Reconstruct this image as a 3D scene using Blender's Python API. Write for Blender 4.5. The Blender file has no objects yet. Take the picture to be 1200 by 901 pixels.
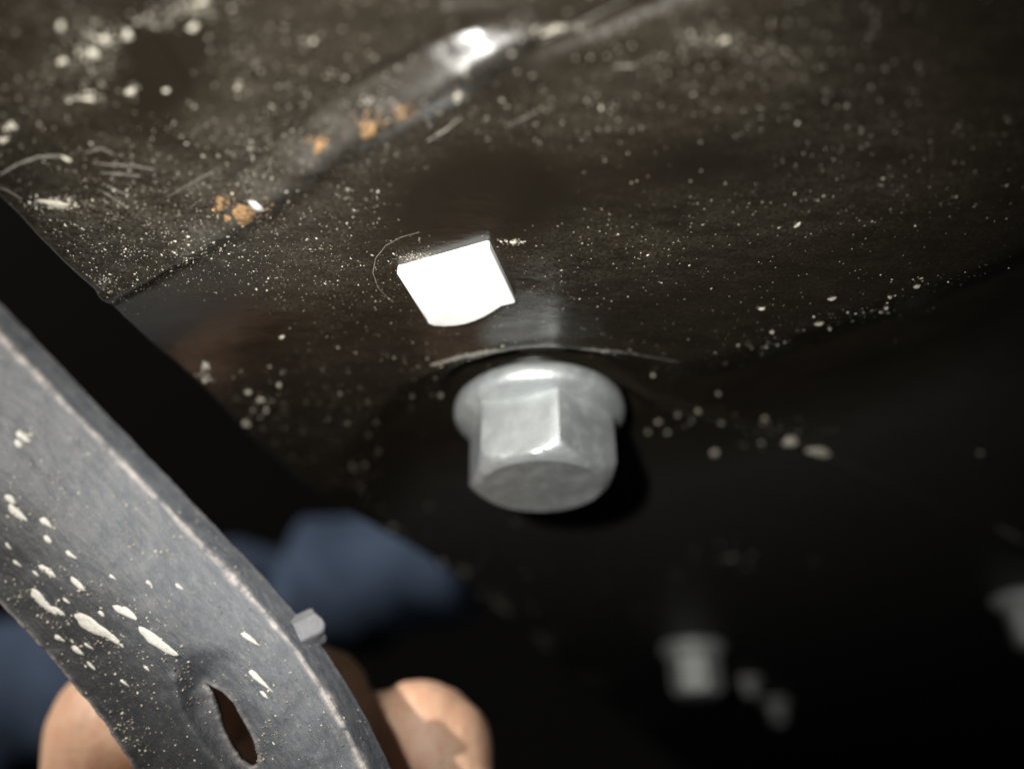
import bpy, bmesh, math, random
import numpy as np
from mathutils import Vector, Matrix

random.seed(7)
RNG = np.random.default_rng(11)
scene = bpy.context.scene
COL = scene.collection

# ------------------------------------------------------------------ camera
# metres; the sheet-metal underside is the plane z = CEIL, the camera looks up at it
TILT = math.radians(32.0)
CAM = np.array([0.0, 0.0, 0.400])
H = 0.055
CEIL = CAM[2] + H
FWD = np.array([0.0, math.cos(TILT), math.sin(TILT)])
UP = np.array([0.0, -math.sin(TILT), math.cos(TILT)])
RT = np.array([1.0, 0.0, 0.0])
FPX = 867.0                                   # focal length in pixels of the 1200 wide photograph
cam_d = bpy.data.cameras.new('camera')
cam = bpy.data.objects.new('camera', cam_d)
COL.objects.link(cam)
cam_d.sensor_width = 36.0
cam_d.lens = 36.0 * FPX / 1200.0
cam_d.clip_start = 0.002
cam_d.clip_end = 20.0
cam_d.dof.use_dof = True
cam_d.dof.focus_distance = 0.0825
cam_d.dof.aperture_fstop = 7.2
cam.matrix_world = Matrix(((RT[0], UP[0], -FWD[0], CAM[0]),
                           (RT[1], UP[1], -FWD[1], CAM[1]),
                           (RT[2], UP[2], -FWD[2], CAM[2]), (0, 0, 0, 1)))
scene.camera = cam

# ------------------------------------------------------------------ world
world = bpy.data.worlds.new('World')
scene.world = world
world.use_nodes = True
bg = world.node_tree.nodes['Background']
bg.inputs['Color'].default_value = (0.55, 0.65, 0.8, 1)
bg.inputs['Strength'].default_value = 0.006

# ------------------------------------------------------------------ sun that reaches in past the sheet's edge
SUN_DIR = np.array([0.50, 0.80, -0.33])
sun_d = bpy.data.lights.new('sun', 'SUN')
sun_d.energy = 4.6
sun_d.angle = math.radians(0.6)
sun_d.color = (1.0, 0.94, 0.85)
sun = bpy.data.objects.new('sun', sun_d)
COL.objects.link(sun)
sun.rotation_euler = Vector(SUN_DIR).to_track_quat('-Z', 'Y').to_euler()
sun.location = (-0.5, -0.6, 1.0)

# ------------------------------------------------------------------ the phone's torch next to the lens
def P(px, py, depth):
    return CAM + depth * (FWD + RT * (px - 600.0) / FPX + UP * (450.5 - py) / FPX)

tor_d = bpy.data.lights.new('torch', 'SPOT')
tor_d.energy = 1.0
tor_d.shadow_soft_size = 0.0016
tor_d.spot_size = math.radians(92)
tor_d.spot_blend = 1.0
tor_d.color = (1.0, 0.985, 0.94)
tor = bpy.data.objects.new('torch', tor_d)
COL.objects.link(tor)
tor_pos = CAM + RT * -0.019 + UP * 0.010 - FWD * 0.004
tor.location = tor_pos
tor.rotation_euler = Vector(P(545, 290, 0.085) - tor_pos).to_track_quat('-Z', 'Y').to_euler()

# ------------------------------------------------------------------ colour management
vs = scene.view_settings
vs.view_transform = 'Standard'
vs.look = 'None'
vs.exposure = 0.0
vs.gamma = 1.0
scene.cycles.max_bounces = 6
scene.cycles.sample_clamp_indirect = 4.0

# ================================================================== helpers
def plane_pt(px, py, off=0.0):
    """point of the sheet (lowered by off) that the photograph shows at px, py"""
    d = FWD + RT * (px - 600.0) / FPX + UP * (450.5 - py) / FPX
    t = (H - off) / d[2]
    return CAM + d * t

def px_of(p):
    q = np.asarray(p) - CAM
    z = q @ FWD
    return 600 + FPX * (q @ RT) / z, 450.5 - FPX * (q @ UP) / z, z

def mesh_obj(name, verts, faces, mat=None, parent=None, smooth=True):
    me = bpy.data.meshes.new(name)
    me.from_pydata([tuple(map(float, v)) for v in verts], [], [tuple(map(int, f)) for f in faces])
    me.update()
    o = bpy.data.objects.new(name, me)
    COL.objects.link(o)
    if mat:
        me.materials.append(mat)
    if smooth:
        me.polygons.foreach_set('use_smooth', [True] * len(me.polygons))
    if parent:
        o.parent = parent
        o.matrix_parent_inverse = Matrix.Identity(4)
    return o

def grid_obj(name, V, keep=None, mat=None, parent=None):
    """V: (n, m, 3) array of vertices"""
    n, m, _ = V.shape
    idx = np.arange(n * m).reshape(n, m)
    q = np.stack([idx[:-1, :-1], idx[1:, :-1], idx[1:, 1:], idx[:-1, 1:]], -1).reshape(-1, 4)
    if keep is not None:
        q = q[keep.reshape(-1)]
    return quads_obj(name, V.reshape(-1, 3), q, mat, parent)

def quads_obj(name, v, q, mat=None, parent=None):
    me = bpy.data.meshes.new(name)
    me.vertices.add(len(v))
    me.vertices.foreach_set('co', np.ascontiguousarray(v, dtype=np.float32).ravel())
    k = q.shape[1]
    me.loops.add(q.size)
    me.loops.foreach_set('vertex_index', np.ascontiguousarray(q, dtype=np.int32).ravel())
    me.polygons.add(len(q))
    me.polygons.foreach_set('loop_start', np.arange(0, q.size, k, dtype=np.int32))
    me.polygons.foreach_set('loop_total', np.full(len(q), k, dtype=np.int32))
    me.polygons.foreach_set('use_smooth', np.ones(len(q), dtype=bool))
    me.update(calc_edges=True)
    me.validate()
    o = bpy.data.objects.new(name, me)
    COL.objects.link(o)
    if mat:
        me.materials.append(mat)
    if parent:
        o.parent = parent
    return o

def attr(o, name, values):
    a = o.data.attributes.new(name, 'FLOAT', 'POINT')
    a.data.foreach_set('value', np.ascontiguousarray(values, dtype=np.float32).ravel())

def tag(o, label=None, cat=None, group=None, kind=None):
    if label: o['label'] = label
    if cat: o['category'] = cat
    if group: o['group'] = group
    if kind: o['kind'] = kind
    return o

_LAT = RNG.random((64, 64))
def vnoise(x, y):
    """smooth lattice noise, 0..1"""
    xi = np.floor(x).astype(int); yi = np.floor(y).astype(int)
    fx = x - xi; fy = y - yi
    fx = fx * fx * (3 - 2 * fx); fy = fy * fy * (3 - 2 * fy)
    g = lambda a, b: _LAT[a % 64, b % 64]
    return (g(xi, yi) * (1 - fx) * (1 - fy) + g(xi + 1, yi) * fx * (1 - fy)
            + g(xi, yi + 1) * (1 - fx) * fy + g(xi + 1, yi + 1) * fx * fy)
def fbm(x, y, o=4):
    s = 0; a = 0.5; t = 0
    for k in range(o):
        s = s + a * vnoise(x * 2 ** k + 17.3 * k, y * 2 ** k + 5.1 * k); t += a; a *= 0.5
    return s / t

def smooth(a, b, x):
    t = np.clip((x - a) / (b - a), 0, 1)
    return t * t * (3 - 2 * t)

def seg_dist(x, y, pts):
    """distance to a polyline and the running length along it"""
    best = np.full(np.shape(x), 1e9); run = np.zeros(np.shape(x)); side = np.zeros(np.shape(x)); L = 0
    for (ax, ay), (bx, by) in zip(pts[:-1], pts[1:]):
        dx, dy = bx - ax, by - ay; l = math.hypot(dx, dy)
        t = np.clip(((x - ax) * dx + (y - ay) * dy) / (l * l), 0, 1)
        d = np.hypot(x - ax - t * dx, y - ay - t * dy)
        s = np.sign((x - ax) * dy - (y - ay) * dx)
        m = d < best
        best = np.where(m, d, best); run = np.where(m, L + t * l, run); side = np.where(m, s, side)
        L += l
    return best, run, side, L

def surface_nets(f, lo, hi, n):
    """mesh of f = 0 on a box; f takes arrays X, Y, Z"""
    ax = [np.linspace(lo[i], hi[i], n[i]) for i in range(3)]
    X, Y, Z = np.meshgrid(*ax, indexing='ij')
    F = f(X, Y, Z)
    S = F < 0
    G = np.stack([X, Y, Z], -1)
    c = tuple(k - 1 for k in n)
    acc = np.zeros(c + (3,)); cnt = np.zeros(c)
    offs = [(i, j, k) for i in (0, 1) for j in (0, 1) for k in (0, 1)]
    sl = lambda o: tuple(slice(o[i], o[i] + c[i]) for i in range(3))
    for a in offs:
        for d in range(3):
            if a[d]: continue
            b = list(a); b[d] = 1
            fa, fb = F[sl(a)], F[sl(b)]
            m = S[sl(a)] != S[sl(b)]
            den = np.where(m, fa - fb, 1)
            t = np.where(m, fa / den, 0)
            p = G[sl(a)] + (G[sl(b)] - G[sl(a)]) * t[..., None]
            acc += p * m[..., None]; cnt += m
    act = cnt > 0
    ids = np.full(c, -1); ids[act] = np.arange(act.sum())
    verts = acc[act] / cnt[act][:, None]
    quads = []
    for d in range(3):
        e, g = [(1, 2), (2, 0), (0, 1)][d]
        A = [slice(None)] * 3; B = [slice(None)] * 3
        A[d] = slice(0, n[d] - 1); B[d] = slice(1, n[d])
        m = S[tuple(A)] != S[tuple(B)]
        I = np.argwhere(m)
        ok = (I[:, e] > 0) & (I[:, g] > 0) & (I[:, e] < n[e] - 1) & (I[:, g] < n[g] - 1)
        I = I[ok]
        def cell(de, dg):
            J = I.copy(); J[:, e] -= de; J[:, g] -= dg
            return ids[J[:, 0], J[:, 1], J[:, 2]]
        q = np.stack([cell(1, 1), cell(0, 1), cell(0, 0), cell(1, 0)], -1)
        flip = ~S[tuple(A)][I[:, 0], I[:, 1], I[:, 2]]
        q[flip] = q[flip][:, ::-1]
        quads.append(q)
    return verts, np.concatenate(quads)

def capsule(X, Y, Z, a, b, ra, rb):
    d = b - a; l2 = d @ d
    t = np.clip(((X - a[0]) * d[0] + (Y - a[1]) * d[1] + (Z - a[2]) * d[2]) / l2, 0, 1)
    return np.sqrt((X - a[0] - t * d[0]) ** 2 + (Y - a[1] - t * d[1]) ** 2 + (Z - a[2] - t * d[2]) ** 2) - (ra + (rb - ra) * t)
def smin(a, b, k):
    h = np.clip(0.5 + 0.5 * (b - a) / k, 0, 1)
    return b * (1 - h) + a * h - k * h * (1 - h)

# ================================================================== materials
class NT:
    def __init__(s, name):
        s.m = bpy.data.materials.new(name); s.m.use_nodes = True
        s.t = s.m.node_tree; s.b = s.t.nodes['Principled BSDF']
    def n(s, typ, **kw):
        x = s.t.nodes.new(typ)
        for k, v in kw.items(): setattr(x, k, v)
        return x
    def l(s, a, b): s.t.links.new(a, b)
    def noise(s, vec, scale, detail=4, rough=0.55):
        x = s.n('ShaderNodeTexNoise'); x.inputs['Scale'].default_value = scale
        x.inputs['Detail'].default_value = detail; x.inputs['Roughness'].default_value = rough
        if vec is not None: s.l(vec, x.inputs['Vector'])
        return x.outputs['Fac']
    def ramp(s, fac, a, b, ca=(0, 0, 0, 1), cb=(1, 1, 1, 1)):
        x = s.n('ShaderNodeValToRGB'); e = x.color_ramp.elements
        e[0].position = a; e[1].position = b; e[0].color = ca; e[1].color = cb
        s.l(fac, x.inputs['Fac']); return x.outputs['Color']
    def math(s, op, a, b, clamp=False):
        x = s.n('ShaderNodeMath', operation=op); x.use_clamp = clamp
        for i, v in enumerate((a, b)):
            if isinstance(v, (int, float)): x.inputs[i].default_value = v
            else: s.l(v, x.inputs[i])
        return x.outputs[0]
    def mix(s, fac, a, b):
        x = s.n('ShaderNodeMix', data_type='RGBA')
        if isinstance(fac, (int, float)): x.inputs['Factor'].default_value = fac
        else: s.l(fac, x.inputs['Factor'])
        for k, v in (('A', a), ('B', b)):
            i = [q for q in x.inputs if q.name == k and q.type == 'RGBA'][0]
            if isinstance(v, tuple): i.default_value = v
            else: s.l(v, i)
        return [q for q in x.outputs if q.type == 'RGBA'][0]
    def bump(s, hgt, strength, dist, prev=None):
        x = s.n('ShaderNodeBump'); x.inputs['Strength'].default_value = strength
        x.inputs['Distance'].default_value = dist; s.l(hgt, x.inputs['Height'])
        if prev is not None: s.l(prev, x.inputs['Normal'])
        return x.outputs['Normal']
    def objco(s): return s.n('ShaderNodeTexCoord').outputs['Object']
    def attr(s, name): return s.n('ShaderNodeAttribute', attribute_name=name).outputs['Fac']
    def voro(s, vec, scale):
        x = s.n('ShaderNodeTexVoronoi'); x.inputs['Scale'].default_value = scale
        s.l(vec, x.inputs['Vector']); return x
    def set(s, **kw):
        for k, v in kw.items():
            i = s.b.inputs[k.replace('_', ' ')]
            if isinstance(v, (int, float, tuple)): i.default_value = v
            else: s.l(v, i)
        return s.m

def mat_sheet():
    k = NT('black painted sheet'); co = k.objco()
    dust = k.attr('dust')
    big = k.noise(co, 45, 5, 0.6)
    mpn = k.n('ShaderNodeMapping'); k.l(co, mpn.inputs['Vector']); mpn.inputs['Rotation'].default_value = (0, 0, 0.5); mpn.inputs['Scale'].default_value = (1, 2.6, 1)
    mid = k.noise(mpn.outputs['Vector'], 210, 6, 0.68)
    fine = k.noise(co, 2600, 3, 0.6)
    # fine specks of road dust
    v = k.voro(co, 2300)
    sp = k.ramp(v.outputs['Distance'], 0.10, 0.24, (1, 1, 1, 1), (0, 0, 0, 1))
    sep = k.n('ShaderNodeSeparateColor'); k.l(v.outputs['Color'], sep.inputs[0])
    rnd = sep.outputs[0]
    thr = k.math('SUBTRACT', 1.02, k.math('MULTIPLY', dust, k.math('MULTIPLY', mid, 0.62)))
    on = k.math('MULTIPLY', k.math('GREATER_THAN', rnd, thr), sp)
    film = k.math('MULTIPLY', k.ramp(mid, 0.28, 0.78), k.math('MULTIPLY', dust, k.ramp(fine, 0.30, 0.75)))
    brown = k.mix(big, (0.006, 0.0047, 0.0034, 1), (0.015, 0.0118, 0.0080, 1))
    c1 = k.mix(k.math('MULTIPLY', film, 0.54), brown, (0.165, 0.14, 0.098, 1))
    c2 = k.mix(on, c1, (0.48, 0.43, 0.34, 1))
    rough = k.math('ADD', 0.155, k.math('ADD', k.math('MULTIPLY', film, 0.9), k.math('MULTIPLY', mid, 0.08)))
    n1 = k.bump(fine, 0.10, 0.00006)
    n2 = k.bump(mid, 0.35, 0.00025, n1)
    n3 = k.bump(on, 0.8, 0.0001, n2)
    wl = k.math('MULTIPLY', k.attr('weld'), k.ramp(mid, 0.25, 0.7))
    c2 = k.mix(k.math('MULTIPLY', wl, 0.6), c2, (0.050, 0.047, 0.042, 1))
    rough = k.math('ADD', rough, k.math('MULTIPLY', wl, 0.08))
    rough = k.math('ADD', rough, k.math('MULTIPLY', k.attr('matte'), 0.42))
    return k.set(Base_Color=c2, Roughness=rough, Normal=n3, Specular_IOR_Level=0.75)

def mat_weld():
    k = NT('weld paint'); co = k.objco()
    return k.set(Base_Color=(0.03, 0.03, 0.03, 1), Roughness=0.2)

def mat_grain(name, ca, cb, rough=0.55):
    k = NT(name)
    g = k.n('ShaderNodeNewGeometry').outputs['Random Per Island']
    c = k.mix(k.math('POWER', g, 2.2), ca, cb)
    return k.set(Base_Color=c, Roughness=rough)

def mat_zinc(name, base, metal, rough, bump=0.25, dirt=0.0):
    k = NT(name); co = k.objco()
    a = k.noise(co, 220, 5, 0.6); b = k.noise(co, 1500, 4, 0.6)
    c = k.mix(k.ramp(a, 0.3, 0.7), tuple(x * 0.78 for x in base) + (1,), tuple(base) + (1,))
    r = k.math('ADD', rough - 0.08, k.math('MULTIPLY', b, 0.16))
    if dirt:
        g = k.math('MULTIPLY', k.ramp(k.noise(co, 420, 6, 0.7), 0.50, 0.68), dirt)
        c = k.mix(g, c, (0.16, 0.15, 0.13, 1))
        w = k.ramp(k.noise(co, 700, 3, 0.5), 0.66, 0.72)
        c = k.mix(k.math('MULTIPLY', w, dirt), c, (0.75, 0.76, 0.75, 1))
        k.l(k.math('MULTIPLY', k.math('SUBTRACT', 1.0, g), metal), k.b.inputs['Metallic'])
    else:
        k.b.inputs['Metallic'].default_value = metal
    n = k.bump(a, bump, 0.0005); n = k.bump(b, 0.3, 0.0001, n)
    return k.set(Base_Color=c, Roughness=r, Normal=n)

def mat_rust():
    k = NT('rust'); co = k.objco()
    a = k.noise(co, 2400, 5, 0.7)
    c = k.ramp(a, 0.36, 0.66, (0.022, 0.011, 0.006, 1), (0.40, 0.23, 0.095, 1))
    n = k.bump(a, 0.9, 0.0003)
    return k.set(Base_Color=c, Roughness=0.8, Normal=n)

def mat_mud(name, ca, cb):
    k = NT(name); co = k.objco()
    a = k.noise(co, 1800, 4, 0.6)
    c = k.mix(a, ca, cb)
    n = k.bump(a, 0.6, 0.0002)
    return k.set(Base_Color=c, Roughness=0.75, Normal=n)

def mat_strap():
    k = NT('strap paint')
    uv = k.n('ShaderNodeUVMap', uv_map='along').outputs['UV']
    mp = k.n('ShaderNodeMapping'); k.l(uv, mp.inputs['Vector']); mp.inputs['Scale'].default_value = (1, 4.5, 1)
    st = k.noise(mp.outputs['Vector'], 260, 5, 0.62)
    sm = k.noise(mp.outputs['Vector'], 1100, 4, 0.6)
    bl = k.noise(uv, 90, 4, 0.55)
    wear = k.attr('wear'); dust = k.attr('dust')
    base = k.mix(bl, (0.022, 0.022, 0.024, 1), (0.040, 0.041, 0.044, 1))
    base = k.mix(k.math('MULTIPLY', dust, k.ramp(bl, 0.15, 0.7, (0.6, 0.6, 0.6, 1))), base, (0.090, 0.100, 0.116, 1))  # blue-grey of dust film and painted-in sky sheen together
    dfac = k.math('MULTIPLY', dust, k.math('MULTIPLY', k.ramp(st, 0.40, 0.75), k.ramp(sm, 0.3, 0.7)))
    c = k.mix(k.math('MULTIPLY', dfac, 0.5), base, (0.34, 0.33, 0.32, 1))
    sc = k.ramp(sm, 0.66, 0.72)
    c = k.mix(k.math('MULTIPLY', k.math('MULTIPLY', sc, dust), 0.8), c, (0.5, 0.49, 0.47, 1))
    wf = k.math('MULTIPLY', wear, k.ramp(k.noise(uv, 420, 5, 0.65), 0.34, 0.62), True)
    c = k.mix(wf, c, (0.56, 0.51, 0.48, 1))
    r = k.math('ADD', 0.36, k.math('MULTIPLY', st, 0.25))
    n = k.bump(st, 0.5, 0.0004); n = k.bump(sm, 0.6, 0.00015, n)
    return k.set(Base_Color=c, Roughness=r, Normal=n, Specular_IOR_Level=0.38)

def mat_skin():
    k = NT('skin'); co = k.objco()
    a = k.noise(co, 120, 5, 0.6); b = k.noise(co, 1400, 3, 0.6)
    c = k.mix(k.ramp(a, 0.3, 0.7), (0.49, 0.30, 0.20, 1), (0.64, 0.44, 0.31, 1))
    c = k.mix(k.math('MULTIPLY', k.ramp(k.noise(co, 420, 5, 0.65), 0.42, 0.7), 0.45), c, (0.50, 0.22, 0.15, 1))
    c = k.mix(k.math('MULTIPLY', k.ramp(k.noise(co, 260, 6, 0.7), 0.60, 0.72), 0.45), c, (0.14, 0.09, 0.06, 1))
    cr = k.voro(co, 900); n = k.bump(b, 0.4, 0.0003); n = k.bump(cr.outputs['Distance'], 0.35, 0.0002, n)
    k.b.inputs['Subsurface Radius'].default_value = (1.0, 0.35, 0.18)
    k.b.inputs['Subsurface Scale'].default_value = 0.0022
    return k.set(Base_Color=c, Roughness=0.5, Normal=n, Subsurface_Weight=0.6)

def mat_denim():
    k = NT('denim'); co = k.objco()
    w = k.n('ShaderNodeTexWave', wave_type='BANDS', bands_direction='DIAGONAL')
    w.inputs['Scale'].default_value = 420; w.inputs['Distortion'].default_value = 1.2
    k.l(co, w.inputs['Vector'])
    a = k.noise(co, 26, 5, 0.6); b = k.noise(co, 700, 3, 0.6)
    c = k.mix(k.ramp(a, 0.3, 0.72), (0.014, 0.021, 0.038, 1), (0.040, 0.058, 0.098, 1))
    c = k.mix(k.math('MULTIPLY', w.outputs['Fac'], k.math('MULTIPLY', b, 0.5)), c, (0.10, 0.14, 0.22, 1))
    n = k.bump(w.outputs['Fac'], 0.3, 0.0004)
    return k.set(Base_Color=c, Roughness=0.9, Normal=n, Specular_IOR_Level=0.15)

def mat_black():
    k = NT('painted darkness')
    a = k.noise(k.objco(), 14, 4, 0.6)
    c = k.mix(a, (0.0004, 0.0004, 0.0004, 1), (0.0008, 0.0008, 0.0008, 1))  # near-black so the backdrop reads as unlit depth; darkness put into the colour
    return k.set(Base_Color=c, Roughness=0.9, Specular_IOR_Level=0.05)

M_SHEET = mat_sheet()
M_GRAIN = mat_grain('road dust', (0.10, 0.088, 0.07, 1), (0.66, 0.61, 0.50, 1))
M_ZINC = mat_zinc('zinc plated steel', (0.60, 0.63, 0.63), 0.74, 0.43, 0.4, 0.48)
M_WHITE = mat_zinc('bright plated steel', (0.92, 0.92, 0.90), 0.0, 0.40, 0.05)
M_ZDULL = mat_zinc('dull plated steel', (0.55, 0.55, 0.53), 0.2, 0.5)
M_FAR = mat_zinc('plated steel', (0.62, 0.63, 0.61), 0.3, 0.5, 0.3, 0.3)
M_DULLER = mat_zinc('weathered steel', (0.17, 0.17, 0.185), 0.1, 0.6, 0.6, 0.08)
M_RUST = mat_rust()
M_MUD = mat_mud('dried mud', (0.22, 0.20, 0.155, 1), (0.52, 0.48, 0.40, 1))
M_CHIP = mat_mud('dried mud chips', (0.10, 0.09, 0.07, 1), (0.32, 0.295, 0.24, 1))
M_SPLAT = mat_mud('pale splatter', (0.40, 0.385, 0.34, 1), (0.76, 0.75, 0.70, 1))
M_STRAP = mat_strap()
M_SKIN = mat_skin()
M_DENIM = mat_denim()
M_BLACK = mat_black()

# ================================================================== the sheet metal underside
PL = lambda *p: [tuple(plane_pt(x, y)[:2]) for x, y in p]
EDGE = PL((-420, -200), (-150, 72), (0, 222), (60, 285), (112, 336), (180, 400), (245, 455), (300, 512), (355, 562), (440, 622),
          (545, 693), (680, 800), (800, 905))
EDGE.append((0.20, 0.85))
ex = np.array([p[0] for p in EDGE]); ey = np.array([p[1] for p in EDGE])
def edge_x(y):
    return np.interp(y, ey, ex) + 0.0007 * (fbm(y * 160, y * 0 + 3.3, 3) - 0.5)

WELD = PL((100, 365), (150, 335), (215, 295), (290, 245), (375, 178), (435, 140), (520, 92), (585, 58), (612, 46))
SEAM = PL((604, 52), (680, 22), (760, -12), (900, -80))
CREASE = PL((380, 560), (420, 505), (470, 452), (540, 420), (640, 404), (740, 411), (800, 424), (900, 405), (1000, 370), (1100, 335), (1200, 293), (1400, 200))
cx = np.array([p[0] for p in CREASE]); cy = np.array([p[1] for p in CREASE])
MAINB = plane_pt(634, 478)                    # where the large bolt sits
PANELLINE = PL((700, 455), (812, 492), (960, 545), (1100, 610), (1260, 690))

def hgt(x, y):
    """relief of the sheet, metres towards the camera"""
    h = 0.0010 * (fbm(x * 22, y * 22, 3) - 0.5) + 0.00022 * (fbm(x * 170 + 9, y * 170, 3) - 0.5)
    # weld run
    d, run, side, L = seg_dist(x, y, WELD)
    t = run / L
    w = np.interp(t, [0, 0.25, 0.45, 0.72, 0.92, 1.0], [0.0009, 0.0011, 0.0015, 0.0019, 0.0016, 0.0010])
    w = w * (1 + 0.18 * (fbm(run * 300, d * 300, 2) - 0.5))
    a = np.interp(t, [0, 0.2, 0.45, 0.75, 0.9, 1.0], [0.0003, 0.0008, 0.0011, 0.0013, 0.0013, 0.0005])
    prof = np.exp(-(d / w) ** 2 * np.where(side > 0, 1.5, 0.8))
    rip = 1 + 0.018 * np.sin(run * 2 * math.pi / 0.0025 + 2.5 * fbm(x * 300, y * 300, 2)) + 0.14 * (fbm(x * 300, y * 300, 3) - 0.5)
    h = h + a * prof * rip
    # undercut along the weld's far side
    h = h - 0.0005 * np.exp(-((d - 1.75 * w) / 0.0006) ** 2) * (side > 0) * smooth(0.3, 0.5, t) * (1 - smooth(0.95, 1.0, t))
    # seam to the right of the weld
    d, run, side, L = seg_dist(x, y, SEAM)
    fade = smooth(0.0, 0.0015, run)
    h = h + fade * (0.0 * np.exp(-((d - 0.0006) / 0.00045) ** 2) * (side > 0) - 0.0006 * np.exp(-((d - 0.0012) / 0.0010) ** 2) * (side <= 0))
    # second bead in front of the weld
    d, run, side, L = seg_dist(x, y, PL((522, 14), (560, 9), (592, 12)))
    h = h + 0.00025 * np.exp(-(d / 0.0004) ** 2)
    # pressed crease: behind it the sheet steps back
    s = y - np.interp(x, cx, cy)
    side_fade = smooth(cx[0] - 0.004, cx[0] + 0.014, x)
    h = h - side_fade * (0.0012 * smooth(-0.0020, 0.0085, s) + 0.0012 * smooth(0.0, 0.03, s))
    rb = np.hypot(x - MAINB[0], (y - MAINB[1]))
    h = h + side_fade * (0.00045 * np.exp(-(rb / 0.0195) ** 6)) * np.exp(-((s + 0.0002) / 0.0013) ** 2)
    # seat of the large bolt
    r = np.hypot(x - MAINB[0], y - MAINB[1])
    base = -0.0026
    k = 1 - smooth(0.0125, 0.0165, r)
    h = h * (1 - k) + base * k
    # low joggle further back
    d, run, side, L = seg_dist(x, y, PANELLINE)
    h = h + 0.0007 * np.exp(-(d / 0.0011) ** 2)
    # a shallow pressed round boss near the lens
    r = np.hypot(x - plane_pt(120, 92)[0], y - plane_pt(120, 92)[1])
    h = h - 0.00035 * (1 - smooth(0.0062, 0.0075, r))
    return h

def blob(px, py, cxp, cyp, rx, ry, rot=0.0):
    c, s = math.cos(rot), math.sin(rot)
    u = (px - cxp) * c + (py - cyp) * s; v = -(px - cxp) * s + (py - cyp) * c
    return np.exp(-((u / rx) ** 2 + (v / ry) ** 2))

def dust_map(px, py):
    """how dusty the sheet is, given where the photograph shows that spot"""
    d = 0.20 + 0 * px
    d = d + 0.75 * blob(px, py, 130, 270, 150, 70, -0.2)
    d = d + 0.55 * blob(px, py, 330, 200, 200, 140, -0.5)
    d = d + 0.55 * blob(px, py, 860, 60, 150, 90, 0.3)
    d = d + 0.50 * blob(px, py, 690, 140, 90, 60, -0.4)
    d = d + 0.35 * blob(px, py, 370, 310, 90, 60, 0) - 0.6 * blob(px, py, 240, 385, 100, 45, 0)
    d = d + 0.35 * blob(px, py, 1000, 210, 180, 70, -0.3)
    d = d + 0.40 * blob(px, py, 720, 290, 130, 40, -0.2)
    d = d + 0.45 * blob(px, py, 490, 303, 34, 10, -0.2)
    d = d + 0.35 * blob(px, py, 60, 90, 80, 80, 0)
    d = d - 0.75 * blob(px, py, 190, 75, 45, 70, 0.3)
    d = d - 0.6 * blob(px, py, 550, 230, 130, 50, -0.2)
    d = d - 0.35 * blob(px, py, 470, 115, 80, 26, -0.55)
    d = d - 0.30 * blob(px, py, 860, 190, 160, 30, 0.0)
    return np.clip(d, 0.0, 1.0)

ys = np.geomspace(0.0300 + 0.02, 0.85 + 0.02, 660) - 0.02
ss = np.linspace(0, 1, 620) ** 1.15
YY, SS = np.meshgrid(ys, ss, indexing='ij')
e0 = edge_x(ys)[:, None]
XX = e0 + SS * (0.105 + 0.78 * np.clip(YY, 0, None))
HH = hgt(XX, YY)
ZZ = CEIL - HH
# rolled edge on the open side: curls up and back
lip = []
R = 0.0012
for a in np.linspace(math.pi / 2, 0, 7)[1:]:
    lip.append((-R * math.cos(a), R - R * math.sin(a)))
lip += [(-R, R + q) for q in (0.003, 0.008, 0.016)]
LX = np.stack([XX[:, 0] + p[0] for p in lip[::-1]], 1)
LZ = np.stack([ZZ[:, 0] + p[1] for p in lip[::-1]], 1)
LY = np.repeat(ys[:, None], len(lip), 1)
V = np.stack([np.concatenate([LX, XX], 1), np.concatenate([LY, YY], 1), np.concatenate([LZ, ZZ], 1)], -1)
sheet = grid_obj('underbody_sheet', V, mat=M_SHEET)
q = V.reshape(-1, 3) - CAM
zz = np.maximum(q @ FWD, 0.02)
PXV = 600 + FPX * (q @ RT) / zz; PYV = 450.5 - FPX * (q @ UP) / zz
sv = V[..., 1] - np.interp(V[..., 0], cx, cy)
low = smooth(0.0, 0.012, sv).ravel()
dm = dust_map(PXV, PYV) * (1 - 0.80 * low)
attr(sheet, 'dust', dm)
attr(sheet, 'matte', smooth(0.012, 0.05, sv).ravel())
wd_, wr_, wsd_, wL_ = seg_dist(V[..., 0].ravel(), V[..., 1].ravel(), WELD)
attr(sheet, 'weld', np.exp(-(wd_ / 0.0021) ** 2) * smooth(0.1, 0.4, wr_ / wL_))
tag(sheet, 'black painted steel underside, scratched and speckled with pale road dust', None, None, 'structure')

# ---- dust grains lying on the sheet
def grains(name, pts, nrm, sizes, mat, parent, flat=0.6):
    """one mesh of small octahedra"""
    n = len(pts)
    base = np.array([[1, 0, 0], [0, 1, 0], [-1, 0, 0], [0, -1, 0], [0, 0, 1], [0, 0, -1]], float)
    tri = np.array([[0, 1, 4], [1, 2, 4], [2, 3, 4], [3, 0, 4], [1, 0, 5], [2, 1, 5], [3, 2, 5], [0, 3, 5]])
    nz = nrm / np.linalg.norm(nrm, axis=1)[:, None]
    a = np.cross(nz, RNG.normal(size=(n, 3))); a /= np.linalg.norm(a, axis=1)[:, None]
    b = np.cross(nz, a)
    jit = base[None] * (1 + 0.6 * (RNG.random((n, 6, 1)) - 0.5))
    e = (1 + RNG.random(n) * 1.1)[:, None, None]
    out = pts[:, None] + sizes[:, None, None] * (jit[..., :1] * a[:, None] * e + jit[..., 1:2] * b[:, None] + jit[..., 2:] * nz[:, None] * flat)
    f = (tri[None] + 6 * np.arange(n)[:, None, None]).reshape(-1, 3)
    return quads_obj(name, out.reshape(-1, 3), f, mat, parent)

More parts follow.
